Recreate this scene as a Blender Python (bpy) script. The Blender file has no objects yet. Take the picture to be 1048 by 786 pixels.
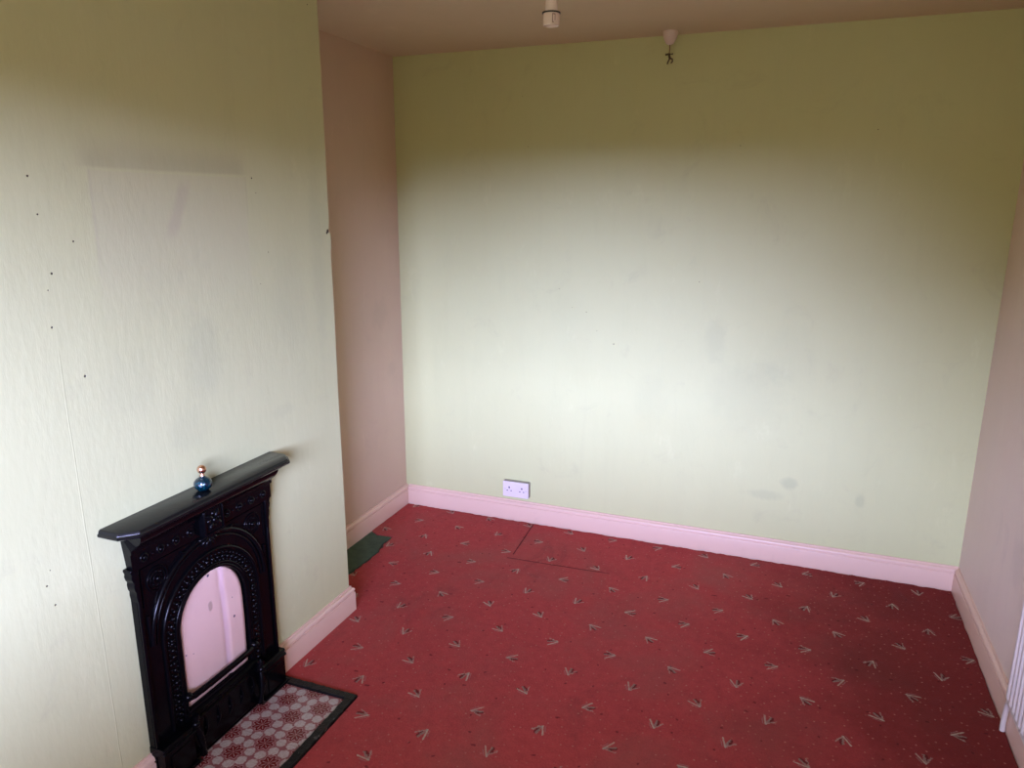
import bpy, bmesh, math, random
from mathutils import Vector, Matrix
random.seed(7)
S = bpy.context.scene
COL = S.collection
PI = math.pi

# ------------------------------------------------------------------ measurements (metres)
XL, XC, XR = -2.000, -1.647, 0.787      # recess wall, chimney breast face, right wall
YB, YC0, YC1 = 3.520, 0.860, 2.383      # back wall, near and far corner of the breast
YF = -0.62                              # inner face of the window wall behind the camera
H = 2.400
FZ = -0.008                             # floor boards; carpet top is z = 0
SK, SKD = 0.1126, 0.018                 # skirting height and depth
FC = 1.618                              # centre of the fireplace along the wall

# ------------------------------------------------------------------ object helpers
def tag(o, label=None, cat=None, group=None, kind=None):
    if label: o['label'] = label
    if cat: o['category'] = cat
    if group: o['group'] = group
    if kind: o['kind'] = kind
    return o

def obj(name, bm, mat, parent=None, smooth=None, bevel=0, bseg=2):
    me = bpy.data.meshes.new(name)
    bmesh.ops.recalc_face_normals(bm, faces=bm.faces)
    bm.to_mesh(me); bm.free()
    me.materials.append(mat)
    o = bpy.data.objects.new(name, me); COL.objects.link(o)
    if parent: o.parent = parent
    if smooth is not None:
        for p in me.polygons: p.use_smooth = True
        me.set_sharp_from_angle(angle=math.radians(smooth))
    if bevel:
        b = o.modifiers.new('bevel', 'BEVEL'); b.width = bevel; b.segments = bseg
        b.limit_method = 'ANGLE'; b.angle_limit = math.radians(38); b.harden_normals = False
    return o

def empty(name, loc):
    o = bpy.data.objects.new(name, None); COL.objects.link(o); o.location = loc
    o.empty_display_size = .05
    return o

def box(bm, x0, x1, y0, y1, z0, z1):
    v = [bm.verts.new((x, y, z)) for x in (x0, x1) for y in (y0, y1) for z in (z0, z1)]
    for f in ((0,1,3,2),(4,6,7,5),(0,4,5,1),(2,3,7,6),(0,2,6,4),(1,5,7,3)):
        bm.faces.new([v[i] for i in f])

def prism(bm, pts, lo, hi, axis=0):
    """2D outline pts extruded along axis. axis 0: pts=(y,z); 1: (x,z); 2: (x,y)"""
    def P(a, b, c): return ((c, a, b), (a, c, b), (a, b, c))[axis]
    A = [bm.verts.new(P(a, b, lo)) for a, b in pts]
    B = [bm.verts.new(P(a, b, hi)) for a, b in pts]
    n = len(pts)
    bm.faces.new(A); bm.faces.new(B[::-1])
    for i in range(n):
        bm.faces.new((A[i], B[i], B[(i+1) % n], A[(i+1) % n]))

def tube(bm, path, r, seg=8, closed=False, flat=1.0, nrm=Vector((1,0,0))):
    """sweep a circle of radius r along path (list of Vector); flat scales along nrm"""
    rings = []; n = len(path)
    for i, p in enumerate(path):
        if closed: t = (path[(i+1) % n] - path[i-1])
        else: t = path[min(i+1, n-1)] - path[max(i-1, 0)]
        t.normalize()
        s = nrm.cross(t)
        if s.length < 1e-4: s = Vector((0,1,0)).cross(t)
        s.normalize(); u = t.cross(s).normalized()
        rr = r[i] if isinstance(r, (list, tuple)) else r
        rings.append([bm.verts.new(p + s*rr*math.cos(2*PI*k/seg) + u*rr*flat*math.sin(2*PI*k/seg)) for k in range(seg)])
    m = n if closed else n-1
    for i in range(m):
        a, b = rings[i], rings[(i+1) % n]
        for k in range(seg):
            bm.faces.new((a[k], a[(k+1) % seg], b[(k+1) % seg], b[k]))
    if not closed:
        bm.faces.new(rings[0]); bm.faces.new(rings[-1][::-1])

def ball(bm, c, r, sx=1, sy=1, sz=1, u=10, v=7):
    m = Matrix.Translation(c) @ Matrix.Diagonal((r*sx, r*sy, r*sz, 1))
    bmesh.ops.create_uvsphere(bm, u_segments=u, v_segments=v, radius=1, matrix=m)

def lathe(bm, prof, c=(0,0,0), seg=24, axis='z'):
    """prof list of (r, h)"""
    rings = []
    def P(r, h, a):
        x, y = r*math.cos(a), r*math.sin(a)
        if axis == 'z': q = (x, y, h)
        elif axis == 'x': q = (h, x, y)
        else: q = (x, h, y)
        return (q[0]+c[0], q[1]+c[1], q[2]+c[2])
    for r, h in prof:
        if r < 1e-6: rings.append([bm.verts.new(P(0, h, 0))])
        else: rings.append([bm.verts.new(P(r, h, 2*PI*k/seg)) for k in range(seg)])
    for a, b in zip(rings, rings[1:]):
        for k in range(seg):
            q = [a[k % len(a)], a[(k+1) % len(a)], b[(k+1) % len(b)], b[k % len(b)]]
            q2 = []
            for v_ in q:
                if v_ not in q2: q2.append(v_)
            if len(q2) > 2: bm.faces.new(q2)
    if len(rings[0]) > 1: bm.faces.new(rings[0])
    if len(rings[-1]) > 1: bm.faces.new(rings[-1][::-1])

# ------------------------------------------------------------------ node helpers
class N:
    """scalar / vector socket with operators"""
    def __init__(s, nt, sock): s.nt, s.s = nt, sock
    def _m(s, op, *a, clamp=False):
        n = s.nt.nodes.new('ShaderNodeMath'); n.operation = op; n.use_clamp = clamp
        for i, q in enumerate((s,)+a):
            if isinstance(q, N): s.nt.links.new(q.s, n.inputs[i])
            else: n.inputs[i].default_value = q
        return N(s.nt, n.outputs[0])
    def __add__(s, o): return s._m('ADD', o)
    __radd__ = __add__
    def __sub__(s, o): return s._m('SUBTRACT', o)
    def __rsub__(s, o): return (s*-1) + o
    def __mul__(s, o): return s._m('MULTIPLY', o)
    __rmul__ = __mul__
    def __truediv__(s, o): return s._m('DIVIDE', o)
    def floor(s): return s._m('FLOOR')
    def fract(s): return s._m('FRACT')
    def abs(s): return s._m('ABSOLUTE')
    def sin(s): return s._m('SINE')
    def cos(s): return s._m('COSINE')
    def sqrt(s): return s._m('SQRT')
    def min(s, o): return s._m('MINIMUM', o)
    def max(s, o): return s._m('MAXIMUM', o)
    def clamp(s): return s._m('ADD', 0.0, clamp=True)
    def lt(s, o): return s._m('LESS_THAN', o)
    def gt(s, o): return s._m('GREATER_THAN', o)
    def pow(s, o): return s._m('POWER', o)
    def step(s, a, b):
        """smooth ramp from 0 at a to 1 at b"""
        n = s.nt.nodes.new('ShaderNodeMapRange'); n.interpolation_type = 'SMOOTHSTEP'
        s.nt.links.new(s.s, n.inputs[0])
        if a < b: n.inputs[1].default_value, n.inputs[2].default_value, n.inputs[3].default_value, n.inputs[4].default_value = a, b, 0, 1
        else: n.inputs[1].default_value, n.inputs[2].default_value, n.inputs[3].default_value, n.inputs[4].default_value = b, a, 1, 0
        return N(s.nt, n.outputs[0])

class Mat:
    def __init__(s, name, rough=.6, **kw):
        s.m = bpy.data.materials.new(name); s.m.use_nodes = True
        s.nt = s.m.node_tree; s.b = s.nt.nodes['Principled BSDF']
        s.b.inputs['Roughness'].default_value = rough
        for k, v in kw.items(): s.b.inputs[k.replace('_', ' ')].default_value = v
        t = s.nt.nodes.new('ShaderNodeNewGeometry'); s.geo = t
        sp = s.nt.nodes.new('ShaderNodeSeparateXYZ'); s.nt.links.new(t.outputs['Position'], sp.inputs[0])
        s.x, s.y, s.z = (N(s.nt, sp.outputs[i]) for i in range(3))
        s.pos = t.outputs['Position']
    def vec(s, a, b, c):
        n = s.nt.nodes.new('ShaderNodeCombineXYZ')
        for i, q in enumerate((a, b, c)):
            if isinstance(q, N): s.nt.links.new(q.s, n.inputs[i])
            else: n.inputs[i].default_value = q
        return n.outputs[0]
    def noise(s, scale, detail=3, rough=.5, vec=None, dist=0.0):
        n = s.nt.nodes.new('ShaderNodeTexNoise'); n.inputs['Scale'].default_value = scale
        n.inputs['Detail'].default_value = detail; n.inputs['Roughness'].default_value = rough
        n.inputs['Distortion'].default_value = dist
        s.nt.links.new(vec if vec is not None else s.pos, n.inputs['Vector'])
        return N(s.nt, n.outputs['Fac'])
    def voronoi(s, scale, rand=1.0, vec=None, out='Distance', dim='3D'):
        n = s.nt.nodes.new('ShaderNodeTexVoronoi'); n.voronoi_dimensions = dim
        n.inputs['Scale'].default_value = scale; n.inputs['Randomness'].default_value = rand
        s.nt.links.new(vec if vec is not None else s.pos, n.inputs['Vector'])
        return N(s.nt, n.outputs[out])
    def white(s, a, b):
        n = s.nt.nodes.new('ShaderNodeTexWhiteNoise'); n.noise_dimensions = '2D'
        s.nt.links.new(s.vec(a, b, 0), n.inputs['Vector'])
        return N(s.nt, n.outputs['Value'])
    def mix(s, f, a, b):
        n = s.nt.nodes.new('ShaderNodeMix'); n.data_type = 'RGBA'
        if isinstance(f, N): s.nt.links.new(f.s, n.inputs[0])
        else: n.inputs[0].default_value = f
        for i, q in ((6, a), (7, b)):
            if isinstance(q, tuple): n.inputs[i].default_value = q + (1,)
            else: s.nt.links.new(q, n.inputs[i])
        return n.outputs[2]
    def color(s, c):
        if isinstance(c, tuple): s.b.inputs['Base Color'].default_value = c + (1,)
        else: s.nt.links.new(c, s.b.inputs['Base Color'])
        return s
    def bump(s, h, dist=.001, strength=1.0):
        n = s.nt.nodes.new('ShaderNodeBump'); n.inputs['Distance'].default_value = dist
        n.inputs['Strength'].default_value = strength
        s.nt.links.new(h.s, n.inputs['Height']); s.nt.links.new(n.outputs[0], s.b.inputs['Normal'])
        return s
    def rough(s, r): s.nt.links.new(r.s, s.b.inputs['Roughness']); return s

def seg_dist(px, py, ax, ay, bx, by):
    """distance from (px,py) to a constant segment"""
    dx, dy = bx-ax, by-ay; L = dx*dx+dy*dy
    t = (((px-ax)*dx + (py-ay)*dy) / L)._m('ADD', 0.0, clamp=True)
    ex = px - ax - t*dx; ey = py - ay - t*dy
    return (ex*ex + ey*ey).sqrt()

def dots(a, b, pts, r):
    out = None
    for (pa, pb, k) in pts:
        d = ((a-pa)*(a-pa) + (b-pb)*(b-pb)).sqrt()
        m = d.step(r*k*.8, r*k*.4)
        out = m if out is None else out.max(m)
    return out

# ------------------------------------------------------------------ wall materials
GREEN = (.53, .56, .275)
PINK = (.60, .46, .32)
def wall_mat(name, base, u, stains=None, holes=(), seams=(), rub=.5, blots=()):
    """painted lining paper; u is the horizontal axis on that wall ('x' or 'y')"""
    m = Mat(name, .62)
    a = getattr(m, u); z = m.z
    streak = m.noise(1, 4, .6, m.vec(m.x*15, m.y*15, m.z*1.9), .6)
    cloud = m.noise(2.2, 4, .6)
    fine = m.noise(55, 3, .6, m.vec(m.x*1, m.y*1, m.z*.35))
    dirt = m.noise(5.5, 5, .7, dist=.8)
    c = m.mix((cloud*.9-.2).clamp(), base, tuple(q*k for q, k in zip(base, (.92, .90, .84))))
    c = m.mix(streak.step(.45, .8)*.15, c, tuple(q*.82 for q in base))
    c = m.mix(dirt.step(.56, .78)*rub*.45, c, (base[0]*.72, base[1]*.70, base[2]*.76))
    # worn whiter rub marks
    wear = m.noise(8, 5, .75, m.vec(m.x, m.y, m.z*.4))
    c = m.mix(wear.step(.58, .74)*.28, c, tuple(min(.85, q*1.12+.04) for q in base))
    for (pa, pz, ra, rz, k, col) in blots:
        d = (((a-pa)/ra)*((a-pa)/ra) + ((z-pz)/rz)*((z-pz)/rz)).sqrt() + (m.noise(16, 4, .7)-.5)*1.1
        c = m.mix(d.step(1.05, .35)*k*1.2, c, tuple(q*f for q, f in zip(base, (.74, .76, .80))))
    if stains: c = stains(m, a, z, c)
    hgt = streak*.25 + fine*.35 + cloud*.8
    for (pa, wob) in seams:
        l = (a - pa - (z-1.0)*wob + (m.noise(6, 2)-.5)*.006).abs().step(.0026, .0004)*z.step(1.36, 1.28)
        c = m.mix(l*.08, c, tuple(q*.55 for q in base))
        hgt = hgt + l*.16
    if holes:
        d = dots(a, z, holes, .0042)
        c = m.mix(d, c, (.03, .02, .015))
        hgt = hgt - d*1.5
    m.color(c).bump(hgt, .0026, .75)
    return m.m

def breast_stain(m, a, z, c):
    n = (m.noise(9, 4, .6)-.5)
    # ghost of a picture that hung here: soiled band above its straight upper edge
    inx = a.step(1.33, 1.40) * a.step(1.98, 1.90)
    edge = z + n*.006
    band = edge.step(1.757, 1.768) * edge.step(1.86, 1.775) * inx
    c = m.mix(band*.42, c, (.33, .31, .18))
    inner = edge.step(1.757, 1.752) * edge.step(1.30, 1.62) * a.step(1.37, 1.39) * a.step(1.945, 1.935)
    c = m.mix(inner*.30, c, (.50, .49, .32))
    strip = (a-1.50-(z-1.8)*.05).abs().step(.05, .03)*edge.step(1.757, 1.768)*edge.step(1.95, 1.80)
    c = m.mix(strip*.12, c, (.56, .58, .33))
    smear = (a-1.66-(z-1.66)*.45 + n*.03).abs().step(.035, .008)*z.step(1.56, 1.62)*z.step(1.76, 1.70)
    c = m.mix(smear*.40, c, (.40, .36, .25))
    side = ((a-1.945).abs().step(.006, .001)*z.step(1.60, 1.66) + (a-1.385).abs().step(.006, .001)*z.step(1.45, 1.6))*z.step(1.762, 1.755)
    c = m.mix(side.clamp()*.22, c, (.38, .36, .25))
    return c

M_BREAST = wall_mat('green_paint_chimney_breast', (.53, .555, .30), 'y', breast_stain,
    holes=[(1.225,1.735,1),(1.236,1.650,.8),(1.318,1.585,.9),(1.250,1.513,1),(1.235,1.475,.6),(1.231,1.387,1),(1.300,1.253,1.2),
           (1.975,1.755,1),(1.99,1.71,.6),(2.03,1.52,.7),(2.325,2.34,.8),(2.372,1.578,2.6),(2.366,1.572,1.8),(1.121,.764,.9),(1.134,.706,.9),(1.135,.800,.6),(1.98,1.42,.6)],
    seams=[(1.241,-.010)], rub=.65,
    blots=[(1.70,1.22,.09,.17,.30,(.50,.52,.44)),(1.62,1.02,.10,.10,.22,(.52,.54,.46)),(1.42,1.20,.12,.12,.12,(.55,.55,.42)),
           (2.12,1.35,.12,.25,.16,(.56,.56,.38)),(2.30,1.5,.05,.5,.22,(.55,.55,.40)),(1.70,.87,.10,.05,.25,(.50,.50,.44)),(2.05,.97,.10,.03,.16,(.54,.5,.44))])
M_BACK = wall_mat('green_paint_back_wall', GREEN, 'x', None,
    holes=[(-.814,1.01,1),(-.957,1.16,.8),(-1.03,1.18,.6),(-1.10,1.27,.6),(-.90,1.07,.6),(-1.27,1.95,.6),(-.28,1.93,.7),(-.42,1.33,.7),(.26,1.98,.7),(-1.30,2.18,.5)],
    rub=.62,
    blots=[(-.33,1.07,.06,.13,.24,(.46,.52,.36)),(-.10,.92,.14,.08,.16,(.50,.55,.40)),(-.18,.80,.22,.22,.15,(.60,.56,.48)),(.05,.40,.05,.035,.5,(.46,.52,.36)),
           (.36,.36,.03,.04,.45,(.46,.52,.36)),(-.62,.75,.10,.16,.12,(.52,.56,.40)),(.0,1.0,.16,.20,.10,(.62,.58,.52)),(-1.05,1.1,.16,.2,.07,(.66,.60,.44)),(-.05,.33,.10,.03,.3,(.50,.54,.38))])
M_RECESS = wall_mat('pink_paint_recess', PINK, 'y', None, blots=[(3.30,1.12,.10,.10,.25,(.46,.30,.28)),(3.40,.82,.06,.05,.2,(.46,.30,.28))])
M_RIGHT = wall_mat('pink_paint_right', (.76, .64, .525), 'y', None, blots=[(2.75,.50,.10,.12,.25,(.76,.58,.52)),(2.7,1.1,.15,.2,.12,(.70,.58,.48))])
M_CEIL = wall_mat('ceiling_paint', (.62, .52, .36), 'x', None, rub=.3)
M_WINWALL = wall_mat('olive_window_wall', (.34, .34, .20), 'x', None)

def gloss_paint(name, col, rough=.32):
    m = Mat(name, rough)
    n = m.noise(30, 4, .6); d = m.noise(7, 5, .7)
    c = m.mix(d.step(.55, .8)*.35, col, tuple(q*.74 for q in col))
    m.color(c).bump(n*.4 + m.noise(6, 2)*.8, .0015, .4)
    return m.m
M_SKIRT = gloss_paint('pink_gloss_skirting', (.70, .50, .37))
M_WHITE = gloss_paint('white_gloss', (.70, .68, .58), .3)
M_RAD = gloss_paint('radiator_enamel', (.68, .62, .52), .3)

# ------------------------------------------------------------------ carpet
def carpet_mat():
    m = Mat('carpet_red', .95)
    x, y = m.x, m.y
    ox, oy, ax, ay, bx, by = -.6544, 2.6355, .23157, -.00507, .1169, .16007
    det = ax*by - bx*ay
    px, py = x-ox, y-oy
    i = ((px*by - py*bx)/det + .5).floor(); j = ((py*ax - px*ay)/det + .5).floor()
    lx = px - i*ax - j*bx; ly = py - i*ay - j*by
    ang = ((m.white(i, j)*6).floor()*(PI/3)) + .35 + (m.white(j, i+7.3)-.5)*.5
    wob = (m.noise(110, 3, .7)-.5)*.014
    c_, s_ = ang.cos(), ang.sin()
    u = (lx*c_ + ly*s_)*.88 + wob; v = (ly*c_ - lx*s_)*.88 + wob
    A = seg_dist(u, v, -.016, .0, .019, .018)
    B = seg_dist(u, v, -.016, .0, .013, -.021)
    Cc = seg_dist(u, v, -.012, .0, .020, -.002)
    Dk = seg_dist(u, v, .002, -.007, .018, -.006)
    E2 = seg_dist(u, v, -.016, .008, .004, .019)
    pile = m.noise(420, 2, .7); pile2 = m.noise(140, 3, .6)
    base = m.mix((pile2*.6+m.noise(28, 4, .65)*.6-.1).step(.3, .72)*.75, (.46, .060, .055), (.31, .038, .036))
    worn = m.noise(2.1, 5, .62, dist=.4)
    base = m.mix((worn.step(.42, .72)*.5+.12), base, (.28, .090, .068))
    # soiling, plus light falloff painted in as darkening towards the right wall
    soil_shade = ((m.noise(1.9, 5, .65, m.vec(m.x+4.2, m.y+1.3, 0))*.5 + m.x.step(-.55, .75)*.46)).step(.24, .74)
    base = m.mix(soil_shade*.72, base, (.085, .010, .005))
    spot = m.noise(11, 4, .7, m.vec(m.x, m.y, 3.0)).step(.68, .76)
    base = m.mix(spot*.45, base, (.09, .012, .012))
    scuff = m.noise(4.3, 6, .75, m.vec(m.x+8, m.y*.7, 5.0), .8).step(.52, .74)
    base = m.mix(scuff*.40, base, (.15, .035, .032))
    speck = m.voronoi(7, 1.0, m.vec(m.x+m.noise(20, 2)*.05, m.y, 0), dim='2D').step(.045, .02)
    base = m.mix(speck*.6, base, (.06, .008, .008))
    # dots of the weave
    vd = m.voronoi(26, .75, m.vec(m.x, m.y, 0), dim='2D')
    k = m.noise(40, 2).step(.40, .66)
    base = m.mix(vd.step(.115, .045)*(k*.75+.08), base, (.44, .17, .12))
    hatch = ((u+v*1.0)*1300).sin().step(-.6, .6)
    base = m.mix(Dk.step(.0065, .004)*.7, base, (.055, .006, .004))
    base = m.mix(Cc.step(.0040, .0022)*(hatch*.5+.5), base, (.26, .20, .15))
    base = m.mix(E2.step(.0022, .001)*.45, base, (.30, .20, .17))
    fib = (pile.step(.25, .65)*.35+.6)*(m.white(i+3.1, j-2.7)*.35+.75)*(m.noise(95, 2, .7).step(.25, .6)*.4+.6)
    base = m.mix(A.step(.0038, .0012)*fib, base, (.44, .385, .27))
    base = m.mix(B.step(.0034, .0012)*fib*.85, base, (.36, .31, .23))
    # cuts in the carpet by the socket
    s1 = seg_dist(x, y, -1.213, 3.52, -1.187, 3.12); s2 = seg_dist(x, y, -1.20, 3.075, -.70, 3.098)
    cut = (s1.min(s2) + (m.noise(25, 3)-.5)*.006).step(.0045, .0018)
    base = m.mix(cut*.7, base, (.035, .004, .004))
    m.color(base)
    m.b.inputs['Sheen Weight'].default_value = .06
    m.b.inputs['Sheen Roughness'].default_value = .5
    m.b.inputs['Sheen Tint'].default_value = (.9, .55, .55, 1)
    m.b.inputs['Specular IOR Level'].default_value = .04
    m.bump(pile*.8 + pile2*1.0 - cut*2 + m.noise(5, 2)*2, .003, .9)
    return m.m
M_CARPET = carpet_mat()

def simple(name, col, rough=.5, amt=.3, scale=12, bump=0, bscale=60, **kw):
    m = Mat(name, rough, **kw)
    n = m.noise(scale, 4, .6)
    m.color(m.mix(n.step(.35, .75)*amt, col, tuple(q*.6 for q in col)))
    if bump: m.bump(m.noise(bscale, 3, .6), bump, .7)
    return m.m
M_BOARD = simple('floor_boards', (.045, .028, .018), .8, bump=.001)
M_UNDER = simple('green_underlay', (.055, .090, .048), .95, .7, 20, .003, 120)

def black_mat():
    m = Mat('black_gloss_iron', .24)
    n = m.noise(45, 4, .6); w = m.noise(9, 5, .7)
    m.color(m.mix(w.step(.60, .8)*.4, (.0015, .0015, .002), (.006, .006, .007)))
    m.rough(n*.18 + .11)
    m.b.inputs['Specular IOR Level'].default_value = .13
    m.bump(n*.5 + m.noise(14, 3)*.9, .0016, .6)
    return m.m
M_IRON = black_mat()
M_SHELF = simple('black_gloss_shelf', (.0045, .005, .005), .20, .3, 8, .0010, 30)
M_SHELF.node_tree.nodes['Principled BSDF'].inputs['Specular IOR Level'].default_value = .34

def board_mat():
    m = Mat('pink_board', .38)
    n = m.noise(14, 4, .6)
    c = m.mix(n.step(.4, .8)*.3, (.66, .46, .38), (.56, .37, .31))
    a, z = m.y, m.z
    d = (((a-1.611)/.010)*((a-1.611)/.010)+((z-.446)/.020)*((z-.446)/.020)).sqrt() + (m.noise(60, 2)-.5)*.8
    c = m.mix(d.step(1.1, .6), c, (.42, .30, .24))
    k = dots(a, z, [(1.703,.360,1.4),(1.612,.550,1.6),(1.495,.342,.9),(1.523,.331,.6),(1.703,.428,.6)], .005)
    c = m.mix(k, c, (.06, .04, .08))
    # vertical crease, its shade painted as a darker strip
    e = ((a-1.665).abs()).step(.015, .003)
    c = m.mix(e*.35, c, (.55, .38, .46))
    m.color(c).bump(n, .001, .5)
    return m.m
M_PINKB = board_mat()

def tile_mat():
    m = Mat('hearth_tile', .22)
    T = .135
    wob = (m.noise(70, 2)-.5)*.004
    px = (m.x + 1.5245 + wob)/T; py = (m.y - 1.8065 + wob)/T
    fx = ((px + .5).fract() - .5)*T; fy = ((py + .5).fract() - .5)*T
    gx = (px.fract() - .5)*T; gy = (py.fract() - .5)*T
    c = m.mix(m.noise(30, 3).step(.4, .7)*.5, (.27, .10, .095), (.19, .062, .06))
    def star(c, lx, ly, r):
        rr = (lx*lx + ly*ly).sqrt()
        th = ly._m('ARCTAN2', lx)
        rad = (th*8).cos()*.0045 + r
        c = m.mix((rr-rad).step(.0016, .0), c, (.155, .022, .020))
        c = m.mix((rr-rad).abs().step(.0020, .0006)*.5, c, (.66, .44, .42))
        ray = (th*4).sin().abs().step(.28, .1) * rr.step(r*.9, r*.7)
        c = m.mix(ray*.6, c, (.72, .55, .50))
        c = m.mix(rr.step(.0035, .002)*.7, c, (.5, .2, .2))
        return c
    c = star(c, fx, fy, .028); c = star(c, gx, gy, .027)
    # eight pale petals round each flower, folded into one octant
    ax_, ay_ = fx.abs(), fy.abs()
    hi, lo = ax_.max(ay_), ax_.min(ay_)
    cx, cy = .0516*math.cos(PI/8), .0516*math.sin(PI/8)
    ux = (hi-cx)*math.cos(PI/8) + (lo-cy)*math.sin(PI/8)
    uy = (lo-cy)*math.cos(PI/8) - (hi-cx)*math.sin(PI/8)
    pd = ((ux/.0172)*(ux/.0172) + (uy/.0182)*(uy/.0182)).sqrt()
    pn = m.noise(120, 3, .7)
    c = m.mix((pd+(pn-.5)*.75+(m.noise(45, 3)-.5)*.5).step(1.10, .84), c, m.mix(pn.step(.35, .65)*.6, (.47, .40, .35), (.34, .25, .22)))
    # joints
    jx = (((m.x+1.647)/.1525).fract()-.5).abs(); jy = (((m.y-1.328)/.1525+.04).fract()-.5).abs()
    c = m.mix(jx.max(jy).step(.492, .497)*.55, c, (.22, .12, .12))
    m.color(c).bump(m.noise(20, 2), .0008, .4)
    return m.m
M_TILE = tile_mat()
M_BORDER = simple('black_hearth_edge', (.012, .013, .013), .35, .2, 30, .003, 70)
def worn_edge():
    m = Mat('worn_black_edge', .38)
    n = m.noise(38, 5, .75)
    m.color(m.mix(n.step(.62, .67)*.7, (.002, .0022, .0022), (.14, .14, .12))).bump(n, .004, .9); m.b.inputs['Specular IOR Level'].default_value = .3
    return m.m
M_BORDER = worn_edge()

# ------------------------------------------------------------------ room shell
def structure(name, bm, mat, **k): return tag(obj(name, bm, mat, **k), kind='structure')
T = .12
bm = bmesh.new(); box(bm, XL-T, XR+T, YF-T, YB+T, FZ-.1, FZ); structure('floor', bm, M_BOARD)
bm = bmesh.new(); box(bm, XL-T, XR+T, YF-T, YB+T, H, H+.1); structure('ceiling', bm, M_CEIL)
bm = bmesh.new(); box(bm, XL-T, XR+T, YB, YB+T, FZ, H); structure('wall_back', bm, M_BACK)
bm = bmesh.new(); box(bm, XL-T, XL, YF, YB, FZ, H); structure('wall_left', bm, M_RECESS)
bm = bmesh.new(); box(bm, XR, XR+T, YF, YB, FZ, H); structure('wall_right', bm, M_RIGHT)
# chimney breast, its far arris slightly chipped and patched
bm = bmesh.new()
arris = [(0, FZ), (.001, .5), (-.001, .9), (.002, 1.3), (0, 1.505), (.006, 1.512), (.007, 1.565), (-.006, 1.575), (-.004, 1.60), (0, 1.615), (.001, 2.0), (0, H)]
for x_ in (XC,):
    near = [(YC0, z) for _, z in arris][::-1]
    prism(bm, [(YC1+d, z) for d, z in arris] + near, XL, XC, 0)
structure('wall_chimney_breast', bm, M_BREAST)
# window wall (behind the viewpoint)
WX0, WX1, WZ0, WZ1 = -1.12, .42, .78, 2.09
bm = bmesh.new()
box(bm, XL-T, WX0, YF-.25, YF, FZ, H); box(bm, WX1, XR+T, YF-.25, YF, FZ, H)
box(bm, WX0, WX1, YF-.25, YF, FZ, WZ0); box(bm, WX0, WX1, YF-.25, YF, WZ1, H)
structure('wall_front', bm, M_WINWALL)
win = tag(empty('window_1', ((WX0+WX1)/2, YF-.14, WZ0)), kind='structure')
w2, hh = (WX1-WX0)/2, WZ1-WZ0
bm = bmesh.new()
for a, b, c_, d in ((-w2, -w2+.05, 0, hh), (w2-.05, w2, 0, hh), (-w2, w2, 0, .06), (-w2, w2, hh-.05, hh)):
    box(bm, a, b, -.035, .035, c_, d)
obj('window_frame', bm, M_WHITE, win, bevel=.004)
bm = bmesh.new(); box(bm, -.022, .022, -.03, .03, .06, hh-.05); obj('mullion', bm, M_WHITE, win, bevel=.004)
bm = bmesh.new(); box(bm, -w2, w2, -.02, .17, -.03, 0); obj('window_sill', bm, M_WHITE, win, bevel=.006)
gm = bpy.data.materials.new('window_glass'); gm.use_nodes = True
nt = gm.node_tree; nt.nodes.clear()
o_ = nt.nodes.new('ShaderNodeOutputMaterial'); mx = nt.nodes.new('ShaderNodeMixShader'); tr = nt.nodes.new('ShaderNodeBsdfTransparent'); gl = nt.nodes.new('ShaderNodeBsdfGlossy')
gl.inputs['Roughness'].default_value = .02; mx.inputs[0].default_value = .06
nt.links.new(tr.outputs[0], mx.inputs[1]); nt.links.new(gl.outputs[0], mx.inputs[2]); nt.links.new(mx.outputs[0], o_.inputs[0])
for s in (0, 1):
    bm = bmesh.new(); box(bm, -w2+.05 if s == 0 else .022, -.022 if s == 0 else w2-.05, -.003, .003, .06, hh-.05)
    obj('window_pane', bm, gm, win)

# ------------------------------------------------------------------ skirting boards
SKP = [(0, 0), (SKD, 0), (SKD, .080), (SKD-.001, .083), (SKD-.0055, .0835), (SKD-.0060, .0885), (SKD-.0015, .0895), (SKD-.001, .094), (SKD-.003, .100), (SKD-.008, .104), (SKD-.011, .105), (SKD-.012, .1126), (0, .1126)]
def skirting(name, path, closed=False):
    """path: plan corners, room side to the LEFT of travel"""
    bm = bmesh.new(); rings = []
    n = len(path)
    for i, p in enumerate(path):
        p = Vector(p)
        d0 = (p - Vector(path[i-1])).normalized() if i else None
        d1 = (Vector(path[i+1]) - p).normalized() if i < n-1 else None
        ns = [Vector((-d.y, d.x)) for d in (d0, d1) if d is not None]
        nrm = ns[0] if len(ns) == 1 else (ns[0]+ns[1]) / (1 + ns[0].dot(ns[1]))
        rings.append([bm.verts.new((p.x+nrm.x*d, p.y+nrm.y*d, FZ if h == 0 else h)) for d, h in SKP])
    for a, b in zip(rings, rings[1:]):
        for k in range(len(SKP)):
            bm.faces.new((a[k], a[(k+1) % len(SKP)], b[(k+1) % len(SKP)], b[k]))
    bm.faces.new(rings[0]); bm.faces.new(rings[-1][::-1])
    return structure(name, bm, M_SKIRT, smooth=50)
G = .0006
skirting('baseboard_back', [(XR-G, YB-G), (XL+SKD+.001, YB-G)])
skirting('baseboard_left', [(XL+G, YB-G), (XL+G, YC1+SKD+.001)])
skirting('baseboard_chimney_breast', [(XL+G, YC1+G), (XC+G, YC1+G), (XC+G, FC+.2755)])
skirting('baseboard_chimney_near', [(XC+G, FC-.2755), (XC+G, YC0-G), (XL+.03, YC0-G)])
skirting('baseboard_right', [(XR-G, YF+.02), (XR-G, YB-SKD-.001)])

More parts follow.
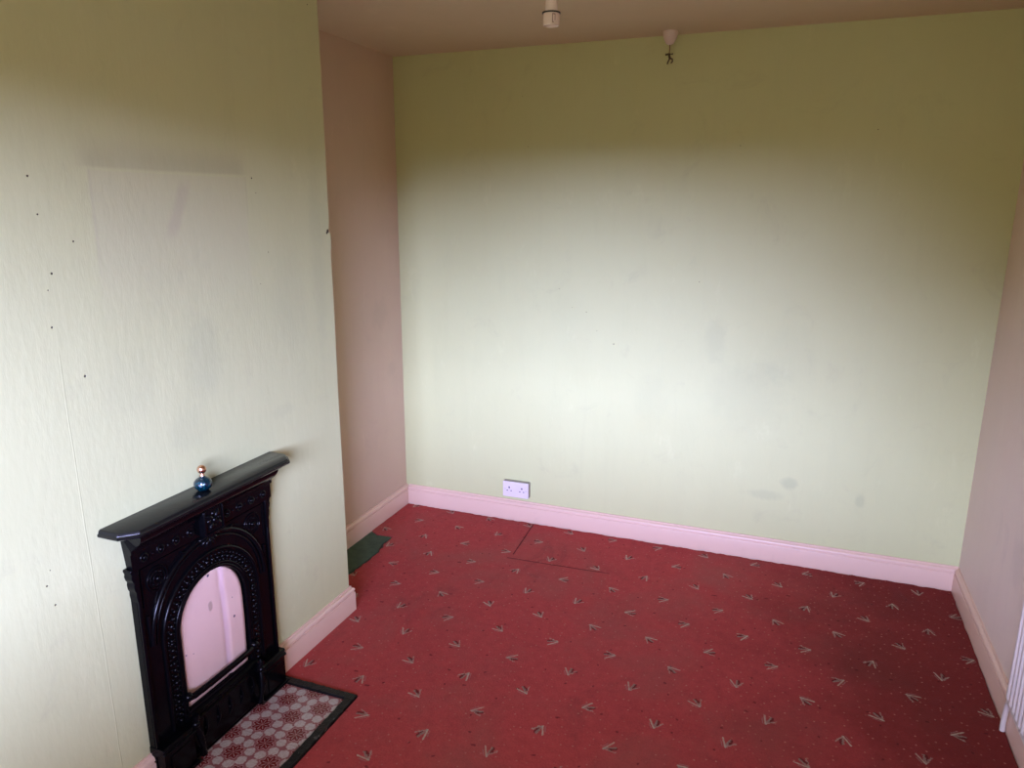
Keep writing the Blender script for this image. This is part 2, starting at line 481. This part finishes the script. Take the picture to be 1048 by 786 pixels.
# ------------------------------------------------------------------ carpet with the torn corner and the cut-out for the hearth
HX, HY0, HY1 = -1.308, FC-.293, FC+.293
def rough_line(p, q, n, amp):
    out = []
    p, q = Vector(p), Vector(q); d = (q-p).normalized(); nn = Vector((-d.y, d.x))
    for i in range(n):
        out.append(tuple(p.lerp(q, i/n) + nn*random.uniform(-amp, amp)*(1 if i else 0)))
    return out
e = SKD + .001
bm = bmesh.new()
outline = []
outline += rough_line((XR-e-.003, YF+.02), (XR-e-.002, YB-e-.007), 90, .0025)
outline += rough_line((XR-e-.002, YB-e-.007), (XL+e+.002, YB-e-.007), 170, .0050)
outline += rough_line((XL+e+.002, YB-e-.007), (XL+e+.002, 3.10), 10, .002)
outline += rough_line((XL+e+.002, 3.10), (-1.93, 3.072), 4, .003)
outline += rough_line((-1.93, 3.072), (-1.838, 3.083), 6, .004)
outline += rough_line((-1.838, 3.083), (-1.842, 2.99), 7, .006)
outline += rough_line((-1.842, 2.99), (-1.812, 2.90), 6, .007)
outline += rough_line((-1.812, 2.90), (-1.822, 2.66), 12, .005)
outline += rough_line((-1.822, 2.66), (-1.86, 2.56), 6, .004)
outline += [(-1.86, 2.56), (-1.86, YC1+e)]
outline += [(XC+e, YC1+e), (XC+e, HY1+.002), (HX+.002, HY1+.002), (HX+.002, HY0-.002), (XC+e, HY0-.002), (XC+e, YC0-e), (XL+.004, YC0-e), (XL+.004, YF+.02)]
vs = [bm.verts.new((x, y, 0)) for x, y in outline]
f = bm.faces.new(vs)
r = bmesh.ops.extrude_face_region(bm, geom=[f])
for v in [g for g in r['geom'] if isinstance(g, bmesh.types.BMVert)]: v.co.z = FZ + .0003
bmesh.ops.triangulate(bm, faces=[g for g in bm.faces if len(g.verts) > 4])
carpet = obj('carpet', bm, M_CARPET)
tag(carpet, 'worn dark red fitted carpet with small pale leaf sprigs and dots', 'carpet')
bm = bmesh.new()
pts = [(-1.981, 3.098), (-1.93, 3.068), (-1.85, 3.076), (-1.854, 2.99), (-1.828, 2.90), (-1.836, 2.66), (-1.872, 2.56), (-1.872, YC1+.022), (-1.981, YC1+.022)]
pts = [(x, y) for x, y in pts]
prism(bm, pts, FZ+.0003, -.003, 2)
tag(obj('underlay_patch', bm, M_UNDER), 'dark green underlay showing where the red carpet is torn away in the recess corner', 'underlay')

# ------------------------------------------------------------------ fireplace (local: x out of the wall, y along it, z up)
fp = tag(empty('fireplace', (XC+.0008, FC, 0)), 'black glossy cast iron fireplace surround with arched opening closed by a pink board', 'fireplace')
RO, ZS, ZB = .142, .425, .166
def arch(r, zc=ZS, z0=None, n=28, a0=0, a1=PI):
    p = [(r*math.cos(a0+(a1-a0)*i/n), zc + r*math.sin(a0+(a1-a0)*i/n)) for i in range(n+1)]
    if z0 is not None: p = [(r, z0)] + p + [(-r, z0)]
    return p
def loft(bm, a, b, d0, d1):
    """solid band between two open outlines a (outer) and b (inner) with equal counts, from depth d0 to d1"""
    n = len(a)
    q = [[bm.verts.new((d, p[0], p[1])) for p in L] for d in (d0, d1) for L in (a, b)]
    A0, B0, A1, B1 = q
    for i in range(n-1):
        bm.faces.new((A1[i], A1[i+1], B1[i+1], B1[i])); bm.faces.new((A0[i], B0[i], B0[i+1], A0[i+1]))
        bm.faces.new((A0[i], A0[i+1], A1[i+1], A1[i])); bm.faces.new((B0[i], B1[i], B1[i+1], B0[i+1]))
    for i in (0, n-1): bm.faces.new((A0[i], A1[i], B1[i], B0[i]))
# surround plate: outer outline paired with the opening's outline
HWL = .274
inner = arch(RO, ZS, ZB, 28)
def outer_pt(i, n):
    # walk the outer rectangle in step with the arch
    if i == 0: return (HWL, ZB)
    if i == n-1: return (-HWL, ZB)
    a = PI*(i-1)/(n-3)
    c, s = math.cos(a), math.sin(a)
    t = min((HWL/abs(c)) if abs(c) > 1e-6 else 9, ((.80-ZS)/s) if s > 1e-6 else 9)
    return (c*t, ZS+s*t)
outer = [outer_pt(i, len(inner)) for i in range(len(inner))]
bm = bmesh.new()
loft(bm, outer, inner, 0, .022)
box(bm, 0, .0215, -HWL, HWL, 0, ZB)           # below the opening
obj('surround_plate', bm, M_IRON, fp, smooth=35, bevel=.0012)

# outer edge fillets (scalloped at the shoulders)
for s in (-1, 1):
    bm = bmesh.new()
    box(bm, .0215, .0295, *sorted((s*.263, s*.274)), .12, .61)
    sh = [(.262, .705), (.287, .705), (.288, .699), (.284, .690), (.286, .682), (.283, .670), (.279, .664), (.281, .655), (.279, .640), (.2755, .634), (.2765, .622), (.2735, .600), (.262, .600)]
    prism(bm, [(s*a, b) for a, b in sh], .0, .030, 0)
    obj('edge_moulding', bm, M_IRON, fp, smooth=40, bevel=.002)

# arch mouldings
bm = bmesh.new()
def arcpath(r, d, z0=None, n=40, a0=0, a1=PI, zc=ZS):
    return [Vector((d, p[0], p[1])) for p in arch(r, zc, z0, n, a0, a1)]
tube(bm, arcpath(.238, .024, None, 48, .0, PI, .448), .0080, 8)
tube(bm, arcpath(.222, .023, None, 48, .0, PI, .448), .0045, 8)
tube(bm, arcpath(.203, .024, .140, 40), .0060, 8)
tube(bm, arcpath(.194, .023, .140, 40), .0028, 6)
tube(bm, arcpath(.1565, .024, .150, 40), .0045, 8)
tube(bm, arcpath(.1465, .021, .166, 40), .0068, 8)
obj('arch_moulding', bm, M_IRON, fp, smooth=60)
# beaded band
bm = bmesh.new()
def beads(r, br, step):
    L1 = ZS-.145; n1 = int(L1/step)
    for s in (-1, 1):
        for k in range(n1):
            ball(bm, (.0225, s*r, ZS-step*(k+.5)), br, 1.15, 1, 1, 8, 6)
    n2 = int(PI*r/step)
    for k in range(n2+1):
        a = PI*k/n2
        ball(bm, (.0225, r*math.cos(a), ZS+r*math.sin(a)), br, 1.15, 1, 1, 8, 6)
beads(.1640, .0038, .0165); beads(.1745, .0068, .0215); beads(.1865, .0042, .0165)
obj('beaded_band', bm, M_IRON, fp, smooth=80)

# spandrel roundels
for s in (-1, 1):
    bm = bmesh.new(); cy, cz = s*.198, .640
    for r_, t_ in ((.036, .0034), (.0265, .0028), (.014, .0034)):
        tube(bm, [Vector((.023, cy+r_*math.cos(2*PI*k/28), cz+r_*math.sin(2*PI*k/28))) for k in range(28)], t_, 6, True)
    for k in range(8):
        a = 2*PI*k/8; ball(bm, (.022, cy+.0200*math.cos(a), cz+.0200*math.sin(a)), .0040, .7, 1, 1, 8, 6)
    ball(bm, (.023, cy, cz), .0072, 1.3, 1, 1)
    obj('roundel', bm, M_IRON, fp, smooth=60)
    bm = bmesh.new()        # triangular spandrel frame
    P = [Vector((.0225, s*y, z)) for y, z in ((.252, .575), (.252, .690), (.075, .690))]
    tube(bm, P, .0035, 6)
    P = [Vector((.0225, s*.2515*math.cos(a), .448+.2515*math.sin(a))) for a in [.52+.07*k for k in range(10)]]
    tube(bm, P, .0025, 6)
    tube(bm, [Vector((.0225, s*.244, .545-.02*k)) for k in range(5)], [.006, .007, .006, .004, .001], 8)
    obj('spandrel_frame', bm, M_IRON, fp, smooth=60)

# frieze and cornice under the shelf
bm = bmesh.new()
prof = [(.0215, .700), (.034, .700), (.036, .706), (.036, .752), (.042, .756), (.042, .764), (.050, .774), (.064, .784), (.074, .796), (.078, .806), (.078, .8135), (.0, .8135), (.0, .700)]      # cove and fillets up to the shelf
SX = [.274, .279, .287, .287, .288, .288, .281, .279, .281, .284, .285, .285, .274]
n = len(prof)
Lr = [bm.verts.new((d, -w_, z)) for (d, z), w_ in zip(prof, SX)]; Rr = [bm.verts.new((d, w_, z)) for (d, z), w_ in zip(prof, SX)]
bm.faces.new(Lr); bm.faces.new(Rr[::-1])
for i in range(n): bm.faces.new((Lr[i], Lr[(i+1) % n], Rr[(i+1) % n], Rr[i]))
obj('frieze', bm, M_IRON, fp, smooth=30, bevel=.001)
for y in (-.245, -.188, -.131, -.075, .075, .131, .188, .245):
    bm = bmesh.new()
    tube(bm, [Vector((.0365, y+.0115*math.cos(2*PI*k/20), .728+.0115*math.sin(2*PI*k/20))) for k in range(20)], .0030, 6, True)
    ball(bm, (.0365, y, .728), .0055, 1.1, 1, 1)
    obj('stud', bm, M_IRON, fp, smooth=70)
for y in (-.216, -.16, -.103, .103, .16, .216):
    bm = bmesh.new(); ball(bm, (.0363, y, .728), .0035, 1, 1, 1, 8, 6); obj('bead', bm, M_IRON, fp, smooth=70)
# square keystone block
bm = bmesh.new(); box(bm, .0355, .056, -.040, .040, .700, .786)
for a, b, c_, d in ((-.040, .040, .700, .706), (-.040, .040, .780, .786), (-.040, -.034, .706, .780), (.034, .040, .706, .780)):
    box(bm, .056, .060, a, b, c_, d)
for k in range(4):
    a = PI/4 + k*PI/2
    p = [Vector((.056, r_*math.cos(a+r_*6), .743+r_*math.sin(a+r_*6))) for r_ in (.006, .014, .022, .030, .036)]
    tube(bm, p, [.003, .007, .008, .006, .002], 8)
    a += PI/4
    ball(bm, (.056, .020*math.cos(a), .743+.020*math.sin(a)), .0075, .7, 1, 1, 8, 6)
ball(bm, (.057, 0, .743), .009, 1.1, 1, 1)
obj('keystone_block', bm, M_IRON, fp, smooth=40, bevel=.001)
bm = bmesh.new()            # shell pendant under the block
for k in range(7):
    a = -PI*(k+.5)/7
    p = [Vector((.026+.014*math.sin(PI*t)*.6, r_*math.cos(a), .692+r_*math.sin(a))) for t, r_ in ((0, .006), (.35, .020), (.7, .034), (1, .042))]
    tube(bm, p, [.003, .0055, .0065, .002], 8)
ball(bm, (.034, 0, .692), .011)
for s in (-1, 1):
    tube(bm, [Vector((.026, s*y, z)) for y, z in ((.05, .690), (.068, .672), (.090, .668), (.108, .678))], [.002, .006, .006, .002], 8)
obj('shell_ornament', bm, M_IRON, fp, smooth=60)

# mantel shelf
bm = bmesh.new()
def shelf_ring(z, ins):
    o = .107-ins; w = .347-ins; c = .038
    return [bm.verts.new(p) for p in ((0, -w, z), (o-c, -w, z), (o, -w+c, z), (o, w-c, z), (o-c, w, z), (0, w, z))]
R_ = [shelf_ring(z, i) for z, i in ((.8135, .022), (.818, .016), (.822, .010), (.825, .003), (.828, .0), (.834, .0), (.836, .0035), (.838, .004), (.843, .006), (.8455, .010))]
bm.faces.new(R_[0]); bm.faces.new(R_[-1][::-1])
for a, b in zip(R_, R_[1:]):
    for k in range(6): bm.faces.new((a[k], a[(k+1) % 6], b[(k+1) % 6], b[k]))
obj('mantel_shelf', bm, M_SHELF, fp, smooth=28)

# plinth blocks
for s in (-1, 1):
    bm = bmesh.new()
    box(bm, 0.0, .052, *sorted((s*.158, s*.272)), 0, .106)
    prism(bm, [(0, .106), (.052, .106), (.058, .109), (.058, .116), (.052, .119), (.052, .123), (.056, .126), (.050, .133), (.0, .133)], min(s*.154, s*.276), max(s*.154, s*.276), 1)
    box(bm, .052, .055, *sorted((s*.178, s*.252)), .015, .095)
    box(bm, 0.0, .060, *sorted((s*.154, s*.276)), 0, .010)
    obj('plinth_block', bm, M_IRON, fp, smooth=30, bevel=.0018)
    bm = bmesh.new()        # curled bracket at the foot of the jamb
    p = [Vector((.046+.010*math.cos(t*2.2), s*(.150-.010*t), .165-.040*t)) for t in (0, .25, .5, .75, 1)]
    tube(bm, p, [.010, .012, .012, .010, .007], 10)
    p = [Vector((.050+.010*math.sin(t*3), s*(.148-.018*t), .122-.110*t)) for t in (0, .2, .4, .6, .8, 1)]
    tube(bm, p, [.007, .010, .011, .009, .008, .012], 10)
    ball(bm, (.052, s*.149, .130), .013)
    obj('jamb_bracket', bm, M_IRON, fp, smooth=60)
# lower front between the plinths
bm = bmesh.new()
prism(bm, [(.0, 0), (.038, 0), (.040, .02), (.036, .06), (.031, .09), (.031, .116), (.036, .120), (.036, .126), (.030, .130), (.030, .142), (.038, .147), (.040, .152), (.037, .157), (.024, .162), (.0, .162)], -.158, .158, 1)
obj('bottom_panel', bm, M_IRON, fp, smooth=40)
bm = bmesh.new()
for k in range(5):
    y = -.108+.054*k
    tube(bm, [Vector((.034+.004*math.sin(t*2), y+.020*math.sin(t), .045+.03*t)) for t in (0, .5, 1, 1.5, 2, 2.5)], [.002, .004, .005, .005, .004, .002], 6)
    ball(bm, (.034, y+.012, .075), .006, .8, 1, 1, 8, 6)
obj('scroll_relief', bm, M_IRON, fp, smooth=60)
# fire bar
bm = bmesh.new()
tube(bm, [Vector((d, y, .213)) for d, y in ((.018, -.152), (.032, -.142), (.038, -.128), (.040, -.06), (.040, .06), (.038, .128), (.032, .142), (.018, .152))], .0115, 10, flat=.7)
for s in (-1, 1): ball(bm, (.034, s*.148, .220), .015)
obj('fire_bar', bm, M_IRON, fp, smooth=60)
# pink closing board, creased, rolled at the rim
bm = bmesh.new(); rows = []
nz, nu = 34, 24
for i in range(nz+1):
    z = ZB+.002 + (ZS+RO-.0025-ZB)*i/nz
    hw = RO-.0015 if z < ZS else math.sqrt(max((RO-.0015)**2-(z-ZS)**2, 1e-6))
    row = []
    for k in range(nu+1):
        u = -1+2*k/nu; y = u*hw
        rim = min(hw-abs(y), 9)
        d = .0155 - .010*max(0, 1-rim/.010)**2
        cr = y-.047+(.006 if z > .45 else 0)
        d += -.0030*math.exp(-(cr/.008)**2) + (.0022 if cr > 0 else 0) + .0012*math.sin(z*23)
        row.append(bm.verts.new((d, y, z)))
    rows.append(row)
for a, b in zip(rows, rows[1:]):
    for k in range(nu): bm.faces.new((a[k], a[k+1], b[k+1], b[k]))
bmesh.ops.remove_doubles(bm, verts=bm.verts, dist=1e-5)
o = obj('closing_board', bm, M_PINKB, fp, smooth=60); o['label'] = 'pink painted board closing the arch'
sm = o.modifiers.new('solid', 'SOLIDIFY'); sm.thickness = .003; sm.offset = -1

# ------------------------------------------------------------------ hearth
he = tag(empty('hearth', ((XC+HX)/2, FC, FZ)), 'low hearth of pink and red flower tiles with a chipped black edging', 'hearth')
def at(o, x, y, z): return (x-o.location.x, y-o.location.y, z-o.location.z)
bm = bmesh.new()
lx, ly, lz = he.location
box(bm, XC+.0625-lx, HX-.034-lx, HY0+.034-ly, HY1-.034-ly, 0, .0085); box(bm, XC+.0435-lx, XC+.0625-lx, -.135, .135, 0, .0085)
obj('tile_bed', bm, M_TILE, he)
bm = bmesh.new()
def wob_strip(p, q, w, nseg=26):
    """edging strip with an uneven, chipped top"""
    p, q = Vector(p), Vector(q); d = (q-p).normalized(); nn = Vector((-d.y, d.x))
    prev = None
    for i in range(nseg+1):
        c = p.lerp(q, i/nseg); a = random.uniform(-.0012, .0012); h = .0165+random.uniform(-.0012, .0012)
        ring = []
        for s, z in ((-.5, 0), (-.5, h-.003), (-.42, h), (.42, h), (.5, h-.003), (.5, 0)):
            r_ = c + nn*(w*s+(a if z else 0)); ring.append(bm.verts.new((r_.x-lx, r_.y-ly, z)))
        if prev:
            for k in range(6): bm.faces.new((prev[k], ring[k], ring[(k+1) % 6], prev[(k+1) % 6]))
        else: bm.faces.new(ring)
        prev = ring
    bm.faces.new(prev[::-1])
wob_strip((XC+.066, HY1-.018), (HX-.0005, HY1-.018), .032); wob_strip((XC+.021, HY1-.0085), (XC+.0655, HY1-.0085), .013, 6)
obj('end_edging', bm, M_BORDER, he, smooth=40); bm = bmesh.new()
wob_strip((XC+.066, HY0+.018), (HX-.0005, HY0+.018), .032)
obj('end_edging', bm, M_BORDER, he, smooth=40); bm = bmesh.new()
wob_strip((HX-.017, HY0+.0345), (HX-.017, HY1-.0345), .032, 40)
obj('front_edging', bm, M_BORDER, he, smooth=40)

# ------------------------------------------------------------------ ornament on the shelf
orn = tag(empty('perfume_bottle', (XC+.050, 1.597, .8455+.0006)), 'small round blue glass bottle with a copper ball stopper on the black shelf', 'bottle')
bg = Mat('blue_glass', .08); v = bg.voronoi(160, 1); bg.color(bg.mix(v.step(.1, .6), (.0, .07, .09), (.0, .012, .022))).bump(v, .002, .8)
bg.b.inputs['Coat Weight'].default_value = .8; bg.b.inputs['Metallic'].default_value = .35
bm = bmesh.new()
lathe(bm, [(0, 0), (.013, 0), (.017, .002), (.0245, .010), (.027, .019), (.0255, .027), (.020, .034), (.012, .039), (.008, .041), (.008, .044), (0, .044)], seg=24)
obj('bottle_body', bm, bg.m, orn, smooth=50)
cp = simple('copper', (.80, .48, .33), .22, .2, 30, Metallic=1.0)
bm = bmesh.new(); lathe(bm, [(0, .043), (.0075, .043), (.0075, .048), (.005, .050), (.005, .053), (0, .053)], seg=16); ball(bm, (0, 0, .064), .0135, u=20, v=14)
obj('stopper', bm, cp, orn, smooth=60)

# ------------------------------------------------------------------ double socket
so = tag(empty('wall_socket', (-1.314, YB-.0006, .1845)), 'white double electrical socket on the green wall just above the skirting', 'socket')
pl = simple('socket_plastic', (.68, .62, .60), .35, .1)
gy = simple('socket_box_shaded', (.34, .31, .26), .5, .2)  # greyer than the faceplate: shade on the box sides put into the colour
bm = bmesh.new(); box(bm, -.0725, .0725, -.030, 0, -.0425, .0425); obj('back_box', bm, gy, so, bevel=.003)
bm = bmesh.new(); box(bm, -.073, .073, -.0375, -.0303, -.043, .043); obj('faceplate', bm, pl, so, bevel=.004)
dk = simple('socket_hole', (.02, .02, .02), .8)
for s in (-1, 1):
    bm = bmesh.new()
    c = s*.036
    box(bm, c-.0035, c+.0035, -.0381, -.0376, .006, .015)
    for q in (-.011, .011): box(bm, c+q-.0032, c+q+.0032, -.0381, -.0376, -.010, -.005)
    obj('pin_holes', bm, dk, so)
scm = simple('screw_metal', (.5, .48, .45), .4, Metallic=.8)
for s in (-1, 1):
    bm = bmesh.new(); lathe(bm, [(0, -.0387), (.0025, -.0387), (.003, -.0376), (0, -.0376)], (s*.060, 0, 0), 12, 'y'); obj('screw', bm, scm, so)

# ------------------------------------------------------------------ pendant lamp holder
pd = tag(empty('pendant_lampholder', (-.577, 1.75, H-.0006)), 'white bare pendant lampholder with a dark ring and no bulb hanging from the ceiling', 'light fitting')
wp = simple('white_plastic', (.66, .55, .46), .4, .15)
bk = simple('dark_plastic', (.012, .010, .010), .5)
bm = bmesh.new(); lathe(bm, [(0, 0), (.038, 0), (.040, -.006), (.036, -.018), (.020, -.026), (.006, -.028), (0, -.028)], seg=28); obj('ceiling_rose', bm, wp, pd, smooth=40)
bm = bmesh.new(); tube(bm, [Vector((0, 0, -.026)), Vector((.001, 0, -.12)), Vector((0, 0, -.215))], .0034, 10, nrm=Vector((0, 1, 0))); obj('flex', bm, wp, pd, smooth=60)
zb = 2.074 - H
bm = bmesh.new(); lathe(bm, [(0, zb+.115), (.006, zb+.115), (.009, zb+.108), (.0118, zb+.095), (.0128, zb+.075), (.0144, zb+.029), (0, zb+.029)], seg=28); obj('upper_cap', bm, wp, pd, smooth=35)
bm = bmesh.new(); lathe(bm, [(0, zb+.029), (.0208, zb+.029), (.0212, zb+.0275), (.0208, zb+.026), (0, zb+.026)], seg=28); obj('shade_ring', bm, bk, pd, smooth=35); 
bm = bmesh.new(); lathe(bm, [(.0150, zb+.026), (.0185, zb+.026), (.0190, zb+.024), (.0190, zb+.003), (.0184, zb), (.0158, zb), (.0155, zb+.004), (.0150, zb+.024)], seg=28); obj('lower_skirt', bm, wp, pd, smooth=35)
for o in [pd.children[-1]]:
    pass
bm = bmesh.new()
for a0, a1, z0, z1 in ((-1.15, -.75, .021, .023), (-1.15, -1.07, .006, .021), (-.83, -.75, .009, .021), (-1.15, -.95, .004, .006)):
    vs_ = []
    for r_ in (.0189, .0193):
        for a in (a0, (a0+a1)/2, a1): vs_.append([bm.verts.new((r_*math.cos(a), r_*math.sin(a), zb+z)) for z in (z0, z1)])
    for i in (0, 1):
        bm.faces.new((vs_[3+i][0], vs_[4+i][0], vs_[4+i][1], vs_[3+i][1]))
        bm.faces.new((vs_[i][1], vs_[i+1][1], vs_[3+i+1][1], vs_[3+i][1])); bm.faces.new((vs_[i][0], vs_[i+1][0], vs_[3+i+1][0], vs_[3+i][0]))
obj('bayonet_mark', bm, simple('grey_mark', (.25, .15, .13), .6), pd)

# ------------------------------------------------------------------ ceiling rose with a cut flex by the back wall
cr = tag(empty('ceiling_rose', (-.596, 3.440, H-.0006)), 'small white cone shaped ceiling rose with a cut dangling flex near the back wall', 'light fitting')
bm = bmesh.new(); lathe(bm, [(0, 0), (.032, 0), (.0325, -.006), (.030, -.020), (.024, -.036), (.016, -.048), (.008, -.053), (0, -.054)], seg=28); obj('cover', bm, wp, cr, smooth=50)
bm = bmesh.new(); tube(bm, [Vector((0, 0, -.050)), Vector((.001, 0, -.070)), Vector((-.001, 0, -.090))], .0022, 8, nrm=Vector((0, 1, 0))); obj('flex', bm, simple('old_flex', (.22, .13, .07), .6), cr, smooth=60)
om = simple('old_brass', (.045, .030, .012), .5)
bm = bmesh.new(); tube(bm, [Vector((-.017, 0, -.092)), Vector((0, 0, -.090)), Vector((.015, 0, -.091))], .0042, 8)
tube(bm, [Vector((0, 0, -.088)), Vector((.000, 0, -.100)), Vector((.004, 0, -.112))], .005, 8, nrm=Vector((0, 1, 0)))
obj('terminal_bar', bm, om, cr, smooth=60)
for p in ([(.002, 0, -.108), (-.004, 0, -.120), (-.008, .002, -.130)], [(.004, 0, -.108), (.013, 0, -.110), (.015, -.002, -.122), (.008, 0, -.127)]):
    bm = bmesh.new(); tube(bm, [Vector(q) for q in p], .0032, 8, nrm=Vector((0, 1, 0))); obj('wire_end', bm, om, cr, smooth=60)

# ------------------------------------------------------------------ radiator on the right wall
RY1, RL = 2.470, 1.20
ra = tag(empty('radiator', (XR-.0006, RY1-RL/2, .14)), 'white panel radiator with vertical flutes on the right wall by the carpet edge', 'radiator')
def flute_panel(name, x0, z0, z1):
    bm = bmesh.new(); prof = []
    pitch = .0333; n = int(RL/pitch); y = RL/2-.004
    # cross-section: raised flutes with narrow valleys, tapered at both ends
    zs = [(z0, 0), (z0+.012, 0), (z0+.030, 1), (z1-.030, 1), (z1-.012, 0), (z1, 0)]
    cols = []
    for i in range(n):
        for f_, h in ((0, 0), (.16, 0), (.30, .8), (.40, 1), (.60, 1), (.70, .8), (.84, 0)):
            cols.append((y-(i+f_)*pitch, h))
    cols.append((y-n*pitch, 0))
    grid = [[bm.verts.new((-(x0+.009*h*k), yy, zz)) for zz, k in zs] for yy, h in cols]
    for a, b in zip(grid, grid[1:]):
        for k in range(len(zs)-1): bm.faces.new((a[k], a[k+1], b[k+1], b[k]))
    back = [bm.verts.new((-(x0-.010), q, zz)) for q in (cols[0][0], cols[-1][0]) for zz in (z0, z1)]
    bm.faces.new([grid[0][k] for k in range(len(zs))] + [back[1], back[0]])
    bm.faces.new([grid[-1][k] for k in range(len(zs))][::-1] + [back[2], back[3]])
    bm.faces.new([g[0] for g in grid] + [back[2], back[0]])
    bm.faces.new([g[-1] for g in grid] + [back[3], back[1]])
    bm.faces.new(back[:2]+[back[3], back[2]])
    bmesh.ops.triangulate(bm, faces=[f for f in bm.faces if len(f.verts) > 4])
    return obj(name, bm, M_RAD, ra, smooth=35)
flute_panel('radiator_panel', .047, 0, .60)
for y in (-.35, .35):
    bm = bmesh.new(); box(bm, -.037, 0, y-.015, y+.015, .08, .53); obj('wall_bracket', bm, M_RAD, ra, bevel=.002)
bm = bmesh.new(); tube(bm, [Vector((-.028, RL/2+.056, -.14+.001)), Vector((-.029, RL/2+.054, -.10)), Vector((-.034, RL/2+.030, -.03)), Vector((-.040, RL/2-.006, .012)), Vector((-.040, RL/2-.03, .03))], .0085, 12, nrm=Vector((0, 1, 0)))
o = obj('feed_pipe', bm, M_RAD, ra, smooth=60)

# ------------------------------------------------------------------ daylight
W = bpy.data.worlds.new('overcast'); S.world = W; W.use_nodes = True
nt = W.node_tree; bgd = nt.nodes['Background']
tc = nt.nodes.new('ShaderNodeTexCoord'); sp = nt.nodes.new('ShaderNodeSeparateXYZ'); nt.links.new(tc.outputs['Generated'], sp.inputs[0])
dx, dy, dz = (N(nt, sp.outputs[k]) for k in range(3))
az = dx / (dy*-1).max(.05)                    # 0 straight out of the window, positive to the right hand side of the room
# guessed unseen skyline, shaped for the light it lets in: higher to the left, a lower hump to the right
skyline = az.step(.02, -.25)*.125 + az.step(.22, .40)*az.step(.85, .60)*.028 + .014
clear = (dz - skyline).step(-.006, .016)
k = nt.nodes.new('ShaderNodeFloatCurve'); cv = k.mapping.curves[0]
for i_, (a, b) in enumerate(((0, .95), (.08, .95), (.20, .90), (.31, .72), (.38, .12), (1, .07))):
    if i_ < 1: cv.points[0].location = (a, b)
    elif a == 1: cv.points[len(cv.points)-1].location = (a, b)
    else: cv.points.new(a, b)
k.mapping.update(); nt.links.new(dz.s, k.inputs['Value'])
gain = N(nt, k.outputs[0])*clear*(1 - az.step(.06, -.22)*.42)
mxc = nt.nodes.new('ShaderNodeMix'); mxc.data_type = 'RGBA'; nt.links.new(gain.s, mxc.inputs[0])
mxc.inputs[6].default_value = (.050, .046, .032, 1); mxc.inputs[7].default_value = (.95, 1.0, 1.90, 1)
nt.links.new(mxc.outputs[2], bgd.inputs[0]); bgd.inputs[1].default_value = 75.0
L = bpy.data.lights.new('window_portal', 'AREA'); L.shape = 'RECTANGLE'; L.size = WX1-WX0; L.size_y = WZ1-WZ0
L.cycles.is_portal = True
lo = bpy.data.objects.new('window_portal', L); COL.objects.link(lo)
lo.location = ((WX0+WX1)/2, YF-.20, (WZ0+WZ1)/2); lo.rotation_euler = (PI/2, 0, 0)

# ------------------------------------------------------------------ camera
F, yaw, pitch, roll, ch = 754.36, .3662, -.2375, .0026, 1.6722
cam = bpy.data.cameras.new('camera'); co = bpy.data.objects.new('camera', cam); COL.objects.link(co)
cam.sensor_width = 36; cam.lens = F/1048*36; cam.clip_start = .02
f_ = Vector((-math.sin(yaw)*math.cos(pitch), math.cos(yaw)*math.cos(pitch), math.sin(pitch)))
r0 = Vector((math.cos(yaw), math.sin(yaw), 0)); u0 = r0.cross(f_)
rr = math.cos(roll)*r0 + math.sin(roll)*u0; uu = -math.sin(roll)*r0 + math.cos(roll)*u0
m = Matrix((rr, uu, -f_)).transposed().to_4x4(); m.translation = (0, 0, ch)
co.matrix_world = m
S.camera = co
S.view_settings.view_transform = 'Standard'; S.view_settings.look = 'None'
S.view_settings.gamma = 1; S.view_settings.exposure = 0.0; S.view_settings.use_curve_mapping = False
S.cycles.use_denoising = True
S.cycles.max_bounces = 10; S.cycles.diffuse_bounces = 8
